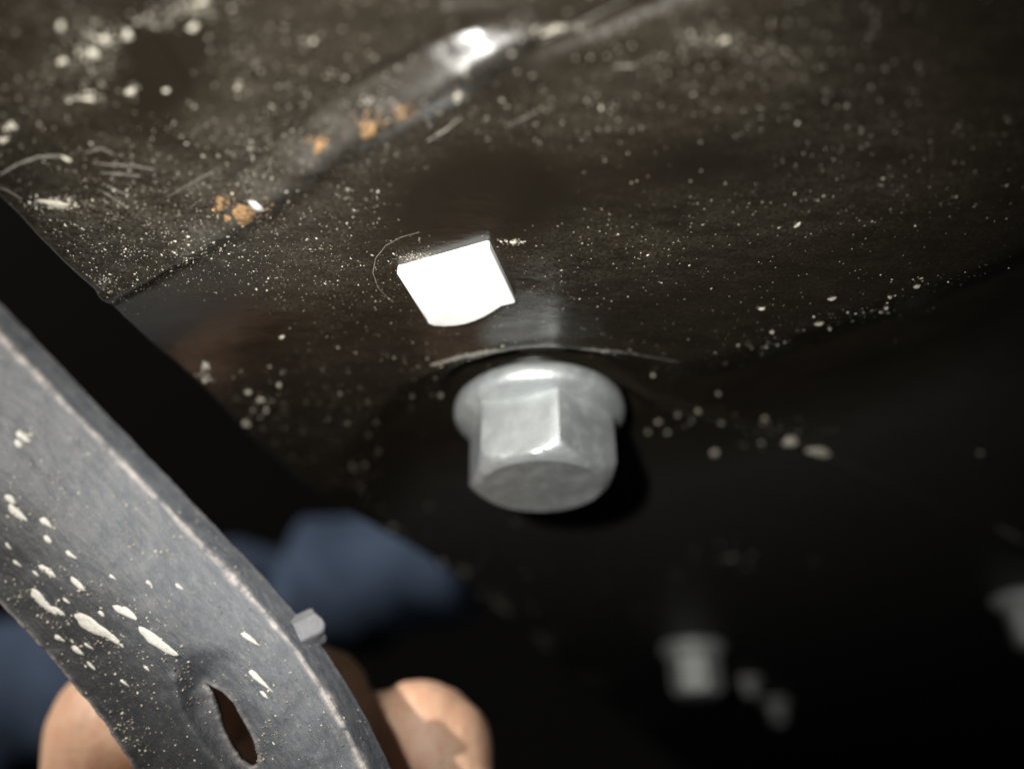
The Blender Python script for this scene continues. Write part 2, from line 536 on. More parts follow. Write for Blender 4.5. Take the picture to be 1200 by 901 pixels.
N = 110000
gx = RNG.random(N) * 1300 - 50; gy = RNG.random(N) * 850 - 40
def plane_pts(x, y):
    d = FWD[None] + RT[None] * ((x - 600.0) / FPX)[:, None] + UP[None] * ((450.5 - y) / FPX)[:, None]
    return CAM + d * (H / d[:, 2])[:, None]
pp = plane_pts(gx, gy)
inside = pp[:, 0] > edge_x(pp[:, 1]) + 0.0005
den = dust_map(gx, gy) * (0.25 + 1.5 * np.clip(fbm(pp[:, 0] * 260, pp[:, 1] * 260, 4) - 0.38, 0, 1) * 2)
sv = pp[:, 1] - np.interp(pp[:, 0], cx, cy)
den = den * (1 - 0.93 * smooth(0.0, 0.012, sv))
den = den + 0.5 * np.exp(-(sv / 0.0011) ** 2) * smooth(0.015, 0.03, pp[:, 0])
keep = inside & (RNG.random(N) < den * 0.62 * (1 - 0.68 * smooth(480, 760, gx)) * (1 - 0.75 * blob(gx, gy, 235, 385, 90, 45)))
pp = pp[keep]
pp[:, 2] = CEIL - hgt(pp[:, 0], pp[:, 1])
dep = (pp - CAM) @ FWD
sz = dep / FPX * (0.36 + 1.25 * RNG.random(len(pp)) ** 7)
CL = [(115, 55, 26, 26, 260), (225, 8, 30, 14, 160), (185, 22, 26, 14, 110), (65, 238, 34, 8, 260), (845, 45, 52, 18, 120), (100, 115, 22, 6, 60), (12, 150, 14, 12, 60),
      (648, 37, 30, 6, 220), (495, 303, 22, 5, 260), (602, 284, 14, 4, 70), (535, 108, 12, 8, 40), (240, 436, 8, 12, 40), (305, 470, 20, 14, 26), (152, 110, 9, 8, 26),
      (1000, 372, 60, 8, 30), (465, 640, 20, 8, 40), (520, 672, 30, 10, 60), (575, 712, 30, 10, 70), (630, 756, 30, 10, 70), (690, 806, 34, 12, 70), (750, 850, 30, 12, 60), (420, 575, 40, 40, 40), (620, 660, 90, 30, 36), (700, 720, 80, 40, 36), (850, 665, 40, 14, 40), (900, 520, 70, 16, 40), (540, 418, 40, 5, 30), (700, 412, 50, 4, 20), (880, 408, 70, 8, 16), (1110, 330, 80, 8, 18), (115, 335, 20, 14, 160), (230, 290, 60, 20, 160), (470, 118, 70, 18, 140)]
cp = []
for x, y, rx, ry, m in CL:
    ax_ = RNG.normal(size=m) * rx * 0.6; ay_ = RNG.normal(size=m) * ry * 0.6
    cp.append(plane_pts(x + ax_, y + ay_))
cp = np.concatenate(cp); cp = cp[cp[:, 0] > edge_x(cp[:, 1]) + 0.0004]
cp[:, 2] = CEIL - hgt(cp[:, 0], cp[:, 1])
cs = ((cp - CAM) @ FWD) / FPX * (0.45 + 1.7 * RNG.random(len(cp)) ** 4)
pp = np.concatenate([pp, cp]); sz = np.concatenate([sz, cs])
dust = grains('dust', pp, np.tile([0, 0, -1.0], (len(pp), 1)), sz, M_GRAIN, sheet)
tag(dust, kind='stuff')

def sheet_pt(px, py, off=0.0):
    p = plane_pt(px, py)
    for _ in range(4):
        p = plane_pt(px, py, float(hgt(np.array(p[0]), np.array(p[1]))) + off)
    return p

def crumb(name, px, py, wpx, hpx, rot, thick, mat, parent, seed, rag=0.35):
    """an irregular crust lying on the sheet; wpx, hpx its size in the photograph"""
    r = np.random.default_rng(seed)
    c = sheet_pt(px, py)
    depth = (c - CAM) @ FWD
    el = abs((c - CAM)[2]) / np.linalg.norm(c - CAM)
    nr, na = 5, 18
    ph = r.random(6) * 6.28
    verts, faces = [], []
    for i in range(nr + 1):
        t = i / nr
        for j in range(na):
            a = j / na * 2 * math.pi
            rad = 1 + rag * (0.5 * math.sin(2 * a + ph[0]) + 0.4 * math.sin(3 * a + ph[1]) + 0.35 * math.sin(5 * a + ph[2]))
            u = math.cos(a) * rad * t * wpx / 2; v = math.sin(a) * rad * t * hpx / 2
            du = u * math.cos(rot) - v * math.sin(rot); dv = u * math.sin(rot) + v * math.cos(rot)
            p = plane_pt(px + du, py + dv)
            h = float(hgt(np.array(p[0]), np.array(p[1])))
            top = thick * (1 - t ** 2) * (0.7 + 0.6 * r.random()) - (0.00008 if i == nr else 0)
            verts.append((p[0], p[1], CEIL - h - top))
    for i in range(nr):
        for j in range(na):
            a = i * na + j; b = i * na + (j + 1) % na
            if i == 0: faces.append((a, b + na, a + na) if False else (a, b, b + na, a + na))
            else: faces.append((a, b, b + na, a + na))
    return mesh_obj(name, verts, faces, mat, parent)

for i, (x, y, w, h, ro) in enumerate([(288, 244, 40, 25, 0.2), (257, 238, 15, 16, 0.4), (375, 165, 15, 18, 0.5), (435, 144, 25, 26, 0.2), (473, 129, 20, 13, 0.0), (268, 249, 12, 8, 0.3)]):
    crumb('rust_spot', x, y, w * 0.85, h * 0.85, ro, 0.00014, M_RUST, sheet, 40 + i)
rp, rs = [], []
for x, y, rx in ((288, 244, 18), (258, 239, 9), (375, 165, 7), (435, 144, 11), (473, 129, 8)):
    for _ in range(70):
        p = sheet_pt(x + RNG.normal() * rx, y + RNG.normal() * rx * 0.6)
        rp.append(p); rs.append(((p - CAM) @ FWD) / FPX * (0.5 + 1.6 * RNG.random() ** 3))
rg = grains('rust_crumbs', np.array(rp), np.tile([0, 0, -1.0], (len(rp), 1)), np.array(rs), mat_grain('rust crumbs', (0.05, 0.022, 0.01, 1), (0.46, 0.27, 0.11, 1), 0.8), sheet)
tag(rg, kind='stuff')
crumb('paint_chip', 303, 233, 20, 9, 0.5, 0.0002, M_ZDULL, sheet, 60)
for i, (x, y, w, h, ro) in enumerate([(148, 45, 20, 18, 0), (108, 66, 22, 18, 1.2), (122, 50, 20, 16, .4), (72, 74, 14, 13, 0), (70, 34, 13, 12, 0), (152, 110, 17, 14, -.6), (14, 146, 24, 15, .4), (5, 163, 16, 12, .5),
                                      (194, 109, 9, 7, 0), (226, 33, 16, 14, 0), (236, 2, 20, 9, -.2), (103, 117, 24, 6, .1), (278, 103, 7, 6, 0),
                                      (65, 238, 60, 12, .1), (80, 184, 16, 5, .5), (367, 49, 8, 6, 0), (850, 47, 16, 6, -.2),
                                      (537, 108, 18, 14, -.4), (648, 37, 52, 10, -.45),
                                      (330, 396, 8, 6, 0), (240, 430, 14, 12, .8), (240, 446, 9, 7, 0), (291, 460, 9, 7, 0), (305, 469, 10, 7, 0), (327, 452, 8, 6, 0), (312, 482, 7, 6, 0), (288, 497, 12, 9, 0),
                                      (500, 305, 38, 9, -.2), (602, 284, 18, 5, -.2), (935, 264, 13, 4, -.5), (893, 362, 12, 4, -.2), (600, 58, 5, 5, 0)]):
    crumb('mud_fleck', x, y, w * (0.62 if w > 16 else 0.75), h * (0.62 if h > 12 else 0.75), ro, 0.00022, M_MUD, sheet, 80 + i, 0.5)
for i, (x, y, w, h, ro) in enumerate([(840, 547, 17, 11, 0), (900, 507, 15, 9, 0), (844, 474, 9, 7, 0), (773, 508, 14, 10, 0), (761, 521, 11, 8, 0), (784, 522, 11, 8, 0), (796, 500, 9, 8, 0),
                                      (729, 575, 15, 12, 0), (1154, 546, 14, 10, 0), (820, 492, 11, 8, .3), (848, 508, 16, 7, .3), (895, 534, 10, 8, 0), (766, 447, 9, 7, 0),
                                      (460, 628, 18, 10, 0), (544, 682, 28, 16, .6), (590, 722, 40, 14, .6), (640, 765, 40, 14, .7), (1190, 640, 60, 12, .5), (860, 665, 24, 12, -.2), (516, 476, 8, 8, 0),
                                      (975, 350, 22, 5, -.2), (905, 390, 10, 5, 0), (1043, 349, 10, 5, -.2), (1075, 337, 20, 5, -.3), (960, 381, 20, 6, -.2), (1040, 365, 10, 4, -.2), (974, 391, 9, 5, 0)]):
    crumb('mud_chip', x, y, w * 0.58, h * 0.5, ro, 0.0003, M_CHIP, sheet, 140 + i, 0.3)

for i, (x, y, w, h, ro) in enumerate([(929, 531, 20, 8, .12), (962, 543, 34, 7, .16), (840, 546, 11, 7, 0)]):
    crumb('mud_chip', x, y, w, h, ro, 0.0003, M_MUD, sheet, 190 + i, 0.25)

def stroke(name, pts, w, mat, parent, off=0.00003):
    """a thin raised scratch line following the sheet, pts in photograph pixels"""
    q = []
    for (x0, y0), (x1, y1) in zip(pts[:-1], pts[1:]):
        n = max(2, int(math.hypot(x1 - x0, y1 - y0) / 4))
        for k in range(n): q.append((x0 + (x1 - x0) * k / n, y0 + (y1 - y0) * k / n))
    q.append(pts[-1])
    C = np.array([sheet_pt(a, b) for a, b in q])
    T = np.gradient(C, axis=0); T /= np.linalg.norm(T, axis=1)[:, None]
    Sd = np.cross(T, [0, 0, 1.0]); Sd /= np.linalg.norm(Sd, axis=1)[:, None]
    n = len(C); verts = []
    for i in range(n):
        ww = w * (0.35 + 0.65 * math.sin(math.pi * (i + 0.5) / n)) * (0.6 + 0.8 * random.random())
        for k in (-1, 0, 1):
            p = C[i] + Sd[i] * ww * k
            verts.append((p[0], p[1], CEIL - float(hgt(np.array(p[0]), np.array(p[1]))) - (off if k == 0 else -0.00001)))
    faces = []
    for i in range(n - 1):
        for k in (0, 1):
            a = i * 3 + k; faces.append((a, a + 1, a + 4, a + 3))
    return mesh_obj(name, verts, faces, mat, parent)
M_SCR = mat_mud('bared scratch', (0.07, 0.065, 0.055, 1), (0.32, 0.30, 0.26, 1))
for pts, w in [([(492, 272), (470, 278), (452, 288), (440, 303), (437, 320), (443, 337), (452, 347), (461, 354)], 0.00005),
               ([(0, 205), (20, 193), (45, 184), (70, 183), (84, 190)], 0.00016),
               ([(108, 191), (128, 193), (160, 195), (180, 199)], 0.00010), ([(118, 203), (140, 204), (165, 207)], 0.00010),
               ([(115, 222), (132, 232), (148, 243)], 0.00010), ([(120, 215), (140, 225), (152, 228)], 0.00008),
               ([(0, 220), (12, 225), (26, 234)], 0.00012), ([(98, 180), (118, 174), (136, 182)], 0.00008),
               ([(632, 50), (665, 34), (700, 17), (738, -2)], 0.00022),
               ([(592, 148), (610, 141), (630, 130)], 0.00005), ([(500, 166), (520, 154), (540, 138)], 0.00010),
               ([(720, 78), (745, 78)], 0.0001), ([(195, 232), (225, 214), (260, 196)], 0.00005),
               
               ([(640, 408), (720, 411), (795, 424)], 0.00010), ([(505, 428), (540, 418), (580, 412), (630, 409), (680, 409), (715, 412)], 0.00065)]:
    stroke('scratch', pts, w, M_SCR, sheet)

# ================================================================== bolts
def lathe(prof, n=64, centre=(0, 0, 0)):
    """profile of (radius, z); closed at radius 0 ends"""
    verts, faces = [], []
    for r, z in prof:
        for j in range(n):
            a = 2 * math.pi * j / n
            verts.append((centre[0] + r * math.cos(a), centre[1] + r * math.sin(a), centre[2] + z))
    for i in range(len(prof) - 1):
        for j in range(n):
            a = i * n + j; b = i * n + (j + 1) % n
            faces.append((a, a + n, b + n, b))
    faces.append([j for j in range(n)])
    faces.append([(len(prof) - 1) * n + j for j in range(n)][::-1])
    return verts, faces

def hex_head(rc, z0, z1, cham, dish, n=16, edge=0.05):
    """hexagonal head hanging from z0 to z1 (z1 < z0) with its end turned to a round chamfer; rc = corner radius"""
    N = 6 * n
    def rad(a):
        b = (a + math.pi / 6) % (math.pi / 3) - math.pi / 6
        return rc * math.cos(math.pi / 6) / math.cos(b)
    def ring(z, lim, scale=1.0, k=40):
        out = []
        for j in range(N):
            a = 2 * math.pi * j / N
            r = rad(a) * scale
            # soft minimum with the chamfer cone, slightly rounded corners
            corner = rc * 0.988
            r = -math.log(math.exp(-k * r / rc) + math.exp(-k * 1.6 * min(lim, corner) / rc)) / k * rc if lim < 2 * rc else r
            r = min(r, corner)
            out.append((r * math.cos(a), r * math.sin(a), z))
        return out
    verts = []
    rows = [(z0, 9), (z0 * 0.7 + z1 * 0.3, 9), (z0 * 0.4 + z1 * 0.6, 9), (z1 + cham * 1.25, 9)]
    for z, lim in rows: verts += ring(z, lim)
    ap = rc * math.cos(math.pi / 6)
    for t in np.linspace(0, 1, 8):
        # cone from corner radius down to 0.9 of the flat radius
        lim = rc + (ap * 0.90 - rc) * t ** 1.7
        z = z1 + cham * (1 - t) ** 1.15
        verts += [(min(math.hypot(x, y), lim) * math.cos(math.atan2(y, x)), min(math.hypot(x, y), lim) * math.sin(math.atan2(y, x)), z) for x, y, _ in ring(z, 9)]
    for f, dz in ((0.88, 0.0), (0.84, dish * 0.4), (0.76, dish), (0.35, dish), (0.02, dish)):
        verts += [(ap * f * math.cos(2 * math.pi * j / N), ap * f * math.sin(2 * math.pi * j / N), z1 + dz) for j in range(N)]
    nr = len(verts) // N
    faces = []
    for i in range(nr - 1):
        for j in range(N):
            a = i * N + j; b = i * N + (j + 1) % N
            faces.append((a, a + N, b + N, b))
    faces.append([(nr - 1) * N + j for j in range(N)][::-1])
    return verts, faces

def edges_by_angle(o, ang=28):
    me = o.data
    bm = bmesh.new(); bm.from_mesh(me)
    bmesh.ops.recalc_face_normals(bm, faces=bm.faces)
    for e in bm.edges:
        if len(e.link_faces) == 2:
            e.smooth = e.calc_face_angle() < math.radians(ang)
    bm.to_mesh(me); bm.free()

def flange_bolt(loc, rf, rc, head, fl, rot, label, tilt=(0, 0), zinc=None):
    zinc = zinc or M_ZINC
    o = bpy.data.objects.new('flange_bolt', None); COL.objects.link(o)
    o.empty_display_size = 0.01
    o.location = loc
    o.rotation_euler = (tilt[0], tilt[1], rot)
    tag(o, label, 'bolt', 'plated flange bolts screwed into the underside')
    # shank stub and washer face up to the sheet, then the flange, sloping to the head
    v, f = lathe([(rf * 0.72, 0.0012), (rf * 0.72, -0.0006)], 48)
    s = mesh_obj('washer_face', v, f, zinc, o)
    edges_by_angle(s)
    z = -0.0006
    v, f = lathe([(rf * 0.70, z), (rf * 0.955, z), (rf * 0.99, z - fl * 0.14), (rf, z - fl * 0.3), (rf * 0.995, z - fl * 0.62), (rf * 0.965, z - fl * 0.8),
                  (rf * 0.92, z - fl * 0.92), (rf * 0.84, z - fl * 1.12), (rf * 0.74, z - fl * 1.3), (rf * 0.5, z - fl * 1.4)], 96)
    s = mesh_obj('flange', v, f, zinc, o)
    edges_by_angle(s, 40)
    v, f = hex_head(rc, z - fl * 1.05, z - fl * 1.05 - head, rc * 0.24, 0.00012)
    s = mesh_obj('hex_head', v, f, zinc, o)
    edges_by_angle(s, 24)
    return o

ROT = math.radians(-109)
flange_bolt(tuple(plane_pt(632, 472, -0.0012)), 0.0126, 0.0110, 0.0098, 0.0032, ROT, 'large plated flange bolt with hexagonal head beside the bright square head')
def far_bolt(px, py, rot, label, k=1.0):
    p = plane_pt(px, py)
    p[2] = CEIL - float(hgt(np.array(p[0]), np.array(p[1]))) + 0.0006
    return flange_bolt(tuple(p), 0.0105 * k, 0.0083 * k, 0.0125 * k, 0.003 * k, math.radians(rot), label, zinc=M_FAR)
far_bolt(812, 764, 12, 'small out-of-focus plated bolt at the bottom, left of the one cut by the frame')
far_bolt(1207, 708, 40, 'out-of-focus plated bolt at the right edge, cut off by the frame', 0.85)

# two blurred stud ends behind the far bolt
def stud(px, py, r, ln, label):
    p = plane_pt(px, py)
    p[2] = CEIL - float(hgt(np.array(p[0]), np.array(p[1]))) + 0.0004
    o = bpy.data.objects.new('stud', None); COL.objects.link(o); o.location = tuple(p); o.empty_display_size = 0.01
    tag(o, label, 'stud', 'blurred studs beside the far bolt')
    prof = []
    n = 9
    for i in range(n):
        z = -ln * i / n
        prof += [(r, z), (r * 0.86, z - ln / n * 0.5)]
    prof += [(r * 0.9, -ln), (r * 0.5, -ln - r * 0.2)]
    v, f = lathe(prof, 28); s = mesh_obj('thread', v, f, M_ZDULL, o)
    v, f = hex_head(r * 1.75, 0.0, -ln * 0.45, r * 0.2, 0.0, 6); s = mesh_obj('nut', v, f, M_ZDULL, o); edges_by_angle(s, 24)
    return o
stud(878, 801, 0.0028, 0.0065, 'dim blurred stud next to the small far bolt, upper of two')
stud(910, 826, 0.0034, 0.0100, 'dim blurred stud next to the small far bolt, lower of two')

# ---- the bright square head in the middle
sq = [plane_pt(x, y, 0.0011) for x, y in ((464, 321), (573, 291), (605, 356), (502, 380))]
ctr = sum(sq) / 4
root = bpy.data.objects.new('square_bolt', None); COL.objects.link(root)
root.location = (ctr[0], ctr[1], CEIL); root.empty_display_size = 0.01
tag(root, 'bright white square bolt head with rounded end, set flat in the black sheet', 'bolt')
bm = bmesh.new()
lo = [bm.verts.new((p[0] - ctr[0], p[1] - ctr[1], -0.0011)) for p in sq]
hi = [bm.verts.new((p[0] - ctr[0], p[1] - ctr[1], 0.0012)) for p in sq]
bm.faces.new(lo); bm.faces.new(hi[::-1])
for i in range(4):
    bm.faces.new((lo[i], hi[i], hi[(i + 1) % 4], lo[(i + 1) % 4]))
bmesh.ops.recalc_face_normals(bm, faces=bm.faces)
bmesh.ops.bevel(bm, geom=[e for e in bm.edges], offset=0.00035, segments=3, affect='EDGES', profile=0.6)
me = bpy.data.meshes.new('square_head'); bm.to_mesh(me); bm.free()
me.materials.append(M_WHITE); me.polygons.foreach_set('use_smooth', [True] * len(me.polygons))
o = bpy.data.objects.new('square_head', me); COL.objects.link(o); o.parent = root
out = [(501, 379.5), (508, 382.5), (520, 383.3), (534, 382.5), (546, 380.5), (557, 377.0), (567, 372.5), (576, 367.5), (583, 363.0), (588, 360.0), (585, 352.0), (572, 318), (560, 312), (520, 322), (488, 334), (486, 345)]
bm = bmesh.new()
lo = [bm.verts.new(plane_pt(x, y, 0.00116) - np.array([ctr[0], ctr[1], CEIL])) for x, y in out]
hi = [bm.verts.new(v.co + Vector((0, 0, 0.0022))) for v in lo]
bm.faces.new(lo); bm.faces.new(hi[::-1])
for i in range(len(lo)):
    k = (i + 1) % len(lo)
    bm.faces.new((lo[i], hi[i], hi[k], lo[k]))
bmesh.ops.recalc_face_normals(bm, faces=bm.faces)
bmesh.ops.bevel(bm, geom=[e for e in bm.edges if abs(e.verts[0].co.z - e.verts[1].co.z) < 1e-6 and e.verts[0].co.z < 0], offset=0.0003, segments=3, affect='EDGES', profile=0.6)
me = bpy.data.meshes.new('round_end'); bm.to_mesh(me); bm.free()
me.materials.append(M_WHITE); me.polygons.foreach_set('use_smooth', [True] * len(me.polygons))
o = bpy.data.objects.new('round_end', me); COL.objects.link(o); o.parent = root
edges_by_angle(o, 50)

# ================================================================== the strap in the foreground
RK = [(-90, 265), (0, 355), (115, 475), (235, 598), (330, 697), (385, 765), (425, 830), (462, 905), (500, 990), (535, 1080)]
LK = [(-265, 435), (-175, 525), (-60, 645), (60, 770), (118, 840), (152, 892), (178, 935), (205, 982), (240, 1055), (275, 1140)]
DK = [0.116, 0.110, 0.1020, 0.0945, 0.0905, 0.0885, 0.0870, 0.0855, 0.0845, 0.084]
DLK = [0.094, 0.089, 0.0850, 0.0815, 0.0805, 0.0803, 0.0803, 0.0803, 0.0800, 0.080]
tk = np.concatenate([[0], np.cumsum([math.hypot(a[0] - b[0], a[1] - b[1]) for a, b in zip(RK[:-1], RK[1:])])]); tk /= tk[-1]
def crv(K, t):
    """smoothed interpolation of a key list"""
    K = np.asarray(K, float)
    out = 0
    for o in (-0.03, -0.015, 0, 0.015, 0.03):
        tt = np.clip(t + o, 0, 1)
        out = out + (np.stack([np.interp(tt, tk, K[:, i]) for i in range(K.shape[1])], -1) if K.ndim > 1 else np.interp(tt, tk, K))
    return out / 5
NU, NV = 380, 170
tt = np.linspace(0, 1, NU); vv = np.linspace(0, 1, NV)
Rp = crv(RK, tt); Lp = crv(LK, tt); Dp = crv(DK, tt); DLp = crv(DLK, tt)
wob = 2.0 * (fbm(tt * 60, tt * 0, 4) - 0.5)
wobL = 3.0 * (fbm(tt * 70, tt * 0 + 9, 4) - 0.5)
perp = (Lp - Rp) / np.linalg.norm(Lp - Rp, axis=1)[:, None]
Rp = Rp + perp * wob[:, None]; Lp = Lp + perp * wobL[:, None]
SPX = Rp[:, None, :] + (Lp - Rp)[:, None, :] * vv[None, :, None]
V2 = np.repeat(vv[None], NU, 0); T2 = np.repeat(tt[:, None], NV, 1)
FOLD = 0.108
HOLE = [(240, 799), (261, 811), (273, 823), (281, 838), (289, 852), (297, 868), (302, 885), (301, 897), (293, 900), (282, 890), (270, 872), (260, 850), (253, 829), (246, 811)]
def depth_of(T, Vv, SP):
    D = np.interp(T, tt, Dp)
    D = D + (np.interp(T, tt, DLp) - D) * Vv
    D = D + 0.0030 * (np.clip(FOLD - Vv, 0, 1) / FOLD) ** 1.15          # flange bent back
    D = D + 0.0010 * np.exp(-((Vv - FOLD) / 0.05) ** 2) * 0              # crisp fold
    D = D + 0.0085 * smooth(0.42, 1.15, Vv)                               # face rolls away to the lower left
    D = D + 0.0006 * (fbm(T * 26, Vv * 6, 3) - 0.5) * smooth(0.0, 0.2, Vv)
    px, py = SP[..., 0], SP[..., 1]
    d, run, side, L = seg_dist(px, py, [(243, 803), (262, 840), (283, 878), (292, 893), (330, 980)])
    D = D + 0.0026 * np.exp(-(d / 34) ** 2) * np.where(side < 0, 1.0, 1.0)
    d, run, side, L = seg_dist(px, py, [(205, 800), (212, 835), (235, 875), (275, 915), (320, 985)])
    D = D - 0.0007 * np.exp(-(d / 11) ** 2)
    return D
D2 = depth_of(T2, V2, SPX)
SP0 = SPX.copy()
# cut the slot: drop cells inside and pull the border onto the outline
HP = np.array(HOLE, float)
def inside_poly(x, y, poly):
    c = np.zeros(np.shape(x), bool); n = len(poly); j = n - 1
    for i in range(n):
        xi, yi = poly[i]; xj, yj = poly[j]
        m = ((yi > y) != (yj > y)) & (x < (xj - xi) * (y - yi) / (yj - yi + 1e-9) + xi)
        c ^= m; j = i
    return c
ins = inside_poly(SPX[..., 0], SPX[..., 1], HP)
cell_in = ins[:-1, :-1] & ins[1:, :-1] & ins[1:, 1:] & ins[:-1, 1:]
keepc = ~(ins[:-1, :-1] | ins[1:, :-1] | ins[1:, 1:] | ins[:-1, 1:])
border = np.zeros((NU, NV), bool)
allc = np.ones((NU - 1, NV - 1), bool)
for a, b in ((0, 0), (1, 0), (0, 1), (1, 1)):
    border[a:NU - 1 + a, b:NV - 1 + b] |= ~keepc
used = np.zeros((NU, NV), bool)
for a, b in ((0, 0), (1, 0), (0, 1), (1, 1)):
    used[a:NU - 1 + a, b:NV - 1 + b] |= keepc
snap = border & used
dense = []
for i in range(len(HP)):
    a, b = HP[i], HP[(i + 1) % len(HP)]
    for k in range(12): dense.append(a + (b - a) * k / 12)
dense = np.array(dense)
for i, j in np.argwhere(snap):
    d = np.hypot(dense[:, 0] - SPX[i, j, 0], dense[:, 1] - SPX[i, j, 1])
    SPX[i, j] = dense[d.argmin()]
ORI = np.stack(np.broadcast_arrays(*[x for x in (SP0[..., 0], SP0[..., 1])]), -1)
near = np.hypot(SPX[..., 0] - 270, SPX[..., 1] - 850) < 75
free = near & used & ~snap
for _ in range(30):
    acc = np.zeros_like(SPX); cnt = np.zeros((NU, NV))
    for di, dj in ((1, 0), (-1, 0), (0, 1), (0, -1)):
        sh = np.roll(np.roll(SPX, di, 0), dj, 1); us = np.roll(np.roll(used, di, 0), dj, 1)
        acc += sh * us[..., None]; cnt += us
    SPX = np.where(free[..., None], 0.5 * SPX + 0.5 * acc / np.maximum(cnt, 1)[..., None], SPX)
FL0 = ORI[near]; DL0 = D2[near]
D2n = D2.copy()
for i, j in np.argwhere(near & used):
    d = (FL0[:, 0] - SPX[i, j, 0]) ** 2 + (FL0[:, 1] - SPX[i, j, 1]) ** 2
    if d.min() < 1e-8 and False: continue
    k = np.argpartition(d, 9)[:9]
    A = np.stack([FL0[k, 0] - SPX[i, j, 0], FL0[k, 1] - SPX[i, j, 1], np.ones(9)], -1)
    D2n[i, j] = np.linalg.lstsq(A, DL0[k], rcond=None)[0][2]
D2 = D2n
DIRS = FWD[None, None] + RT * ((SPX[..., :1] - 600) / FPX) + UP * ((450.5 - SPX[..., 1:]) / FPX)
SV = CAM + DIRS * D2[..., None]
strap_root = bpy.data.objects.new('steel_strap', None); COL.objects.link(strap_root)
strap_root.location = tuple(SV[NU // 2, NV // 2]); strap_root.empty_display_size = 0.02
tag(strap_root, 'dark grey painted steel strap with slotted hole and pale splatter, held in the hand', 'strap')
def under(o, root):
    o.parent = root
    o.matrix_parent_inverse = Matrix.Translation(-Vector(root.location))
iF = int(round(FOLD * (NV - 1)))
idx = np.arange(NU * NV).reshape(NU, NV)
def strap_part(name, j0, j1):
    sub = SV[:, j0:j1 + 1]
    o = grid_obj(name, sub[:, ::-1], keep=keepc[:, j0:j1][:, ::-1], mat=M_STRAP)
    vs_ = V2[:, j0:j1 + 1][:, ::-1]; ts_ = T2[:, j0:j1 + 1][:, ::-1]
    wr = np.exp(-((vs_ - FOLD - 0.012 * (fbm(ts_ * 45, vs_ * 0 + 7, 3) - 0.5)) / (0.008 + 0.020 * fbm(ts_ * 38, vs_ * 0 + 4, 3) ** 2)) ** 2) * (0.35 + 0.9 * fbm(ts_ * 50, vs_ * 30, 3)) + 0.5 * np.exp(-((vs_ - 1) / 0.012) ** 2)
    px = SPX[:, j0:j1 + 1][:, ::-1]
    dh = np.min(np.hypot(px[..., 0:1] - dense[None, None, ::6, 0], px[..., 1:2] - dense[None, None, ::6, 1]), -1)
    wr = wr + 0.35 * np.exp(-(dh / 5) ** 2) + 0.4 * np.exp(-(vs_ / 0.008) ** 2)
    attr(o, 'wear', np.clip(wr, 0, 1))
    du = 0.08 + 0.92 * smooth(0, 1, (0.92 - vs_) / 0.62 + 0.5 * (fbm(ts_ * 22, vs_ * 5, 4) - 0.5)) * smooth(1.05, 0.35, ts_ * (0.6 + 0.5 * vs_))  # dust film plus painted sheen: paler by the fold, darker lower left
    attr(o, 'dust', np.clip(du, 0, 1))
    uv = o.data.uv_layers.new(name='along')
    li = np.zeros(len(o.data.loops), dtype=np.int32); o.data.loops.foreach_get('vertex_index', li)
    U = np.stack([ts_.ravel() * 0.16, vs_.ravel() * 0.026], -1)[li]
    uv.data.foreach_set('uv', U.astype(np.float32).ravel())
    # the unused vertices of the cut slot
    bm = bmesh.new(); bm.from_mesh(o.data)
    bmesh.ops.delete(bm, geom=[v for v in bm.verts if not v.link_faces], context='VERTS')
    bm.to_mesh(o.data); bm.free()
    md = o.modifiers.new('thickness', 'SOLIDIFY'); md.thickness = 0.0012; md.offset = -1.0
    md.use_even_offset = False
    under(o, strap_root)
    return o
face = strap_part('face', iF, NV - 1)
lipf = strap_part('bent_flange', 0, iF)

# surface lookup for what sticks to the strap
FLAT = SPX.reshape(-1, 2); DFL = D2.reshape(-1)
def strap_depth(px, py):
    d = (FLAT[:, 0] - px) ** 2 + (FLAT[:, 1] - py) ** 2
    k = np.argpartition(d, 14)[:14]
    A = np.stack([FLAT[k, 0] - px, FLAT[k, 1] - py, np.ones(14)], -1)
    return float(np.linalg.lstsq(A, DFL[k], rcond=None)[0][2])
def splat(px, py, ln, wd, rot, seed, mat=None, thick=0.00014):
    r = np.random.default_rng(seed)
    nr, na = 4, 22; ph = r.random(5) * 6.28
    verts, faces = [], []
    d0 = strap_depth(px, py)
    gx = (strap_depth(px + 4, py) - strap_depth(px - 4, py)) / 8; gy = (strap_depth(px, py + 4) - strap_depth(px, py - 4)) / 8
    for i in range(nr + 1):
        t = i / nr
        for j in range(na):
            a = j / na * 2 * math.pi
            rad = 1 + 0.10 * math.sin(2 * a + ph[0]) + 0.08 * math.sin(3 * a + ph[1]) + 0.05 * math.sin(5 * a + ph[2]) + 0.04 * math.sin(8 * a + ph[3])
            u = math.cos(a) * rad * t * ln / 2; v = math.sin(a) * rad * t * wd / 2 * (1 - 0.35 * math.cos(a))
            x = u * math.cos(rot) - v * math.sin(rot); y = u * math.sin(rot) + v * math.cos(rot)
            top = thick * (1 - t ** 3) * (0.75 + 0.5 * r.random()) - (0.00006 if i == nr else 0)
            verts.append(P(px + x, py + y, d0 + gx * x + gy * y - top))
    for i in range(nr):
        for j in range(na):
            a = i * na + j; b = i * na + (j + 1) % na
            faces.append((a, b, b + na, a + na))
    o = mesh_obj('splatter', verts, faces, mat or M_SPLAT)
    under(o, strap_root)
A_ = math.radians(38)
SPL = []
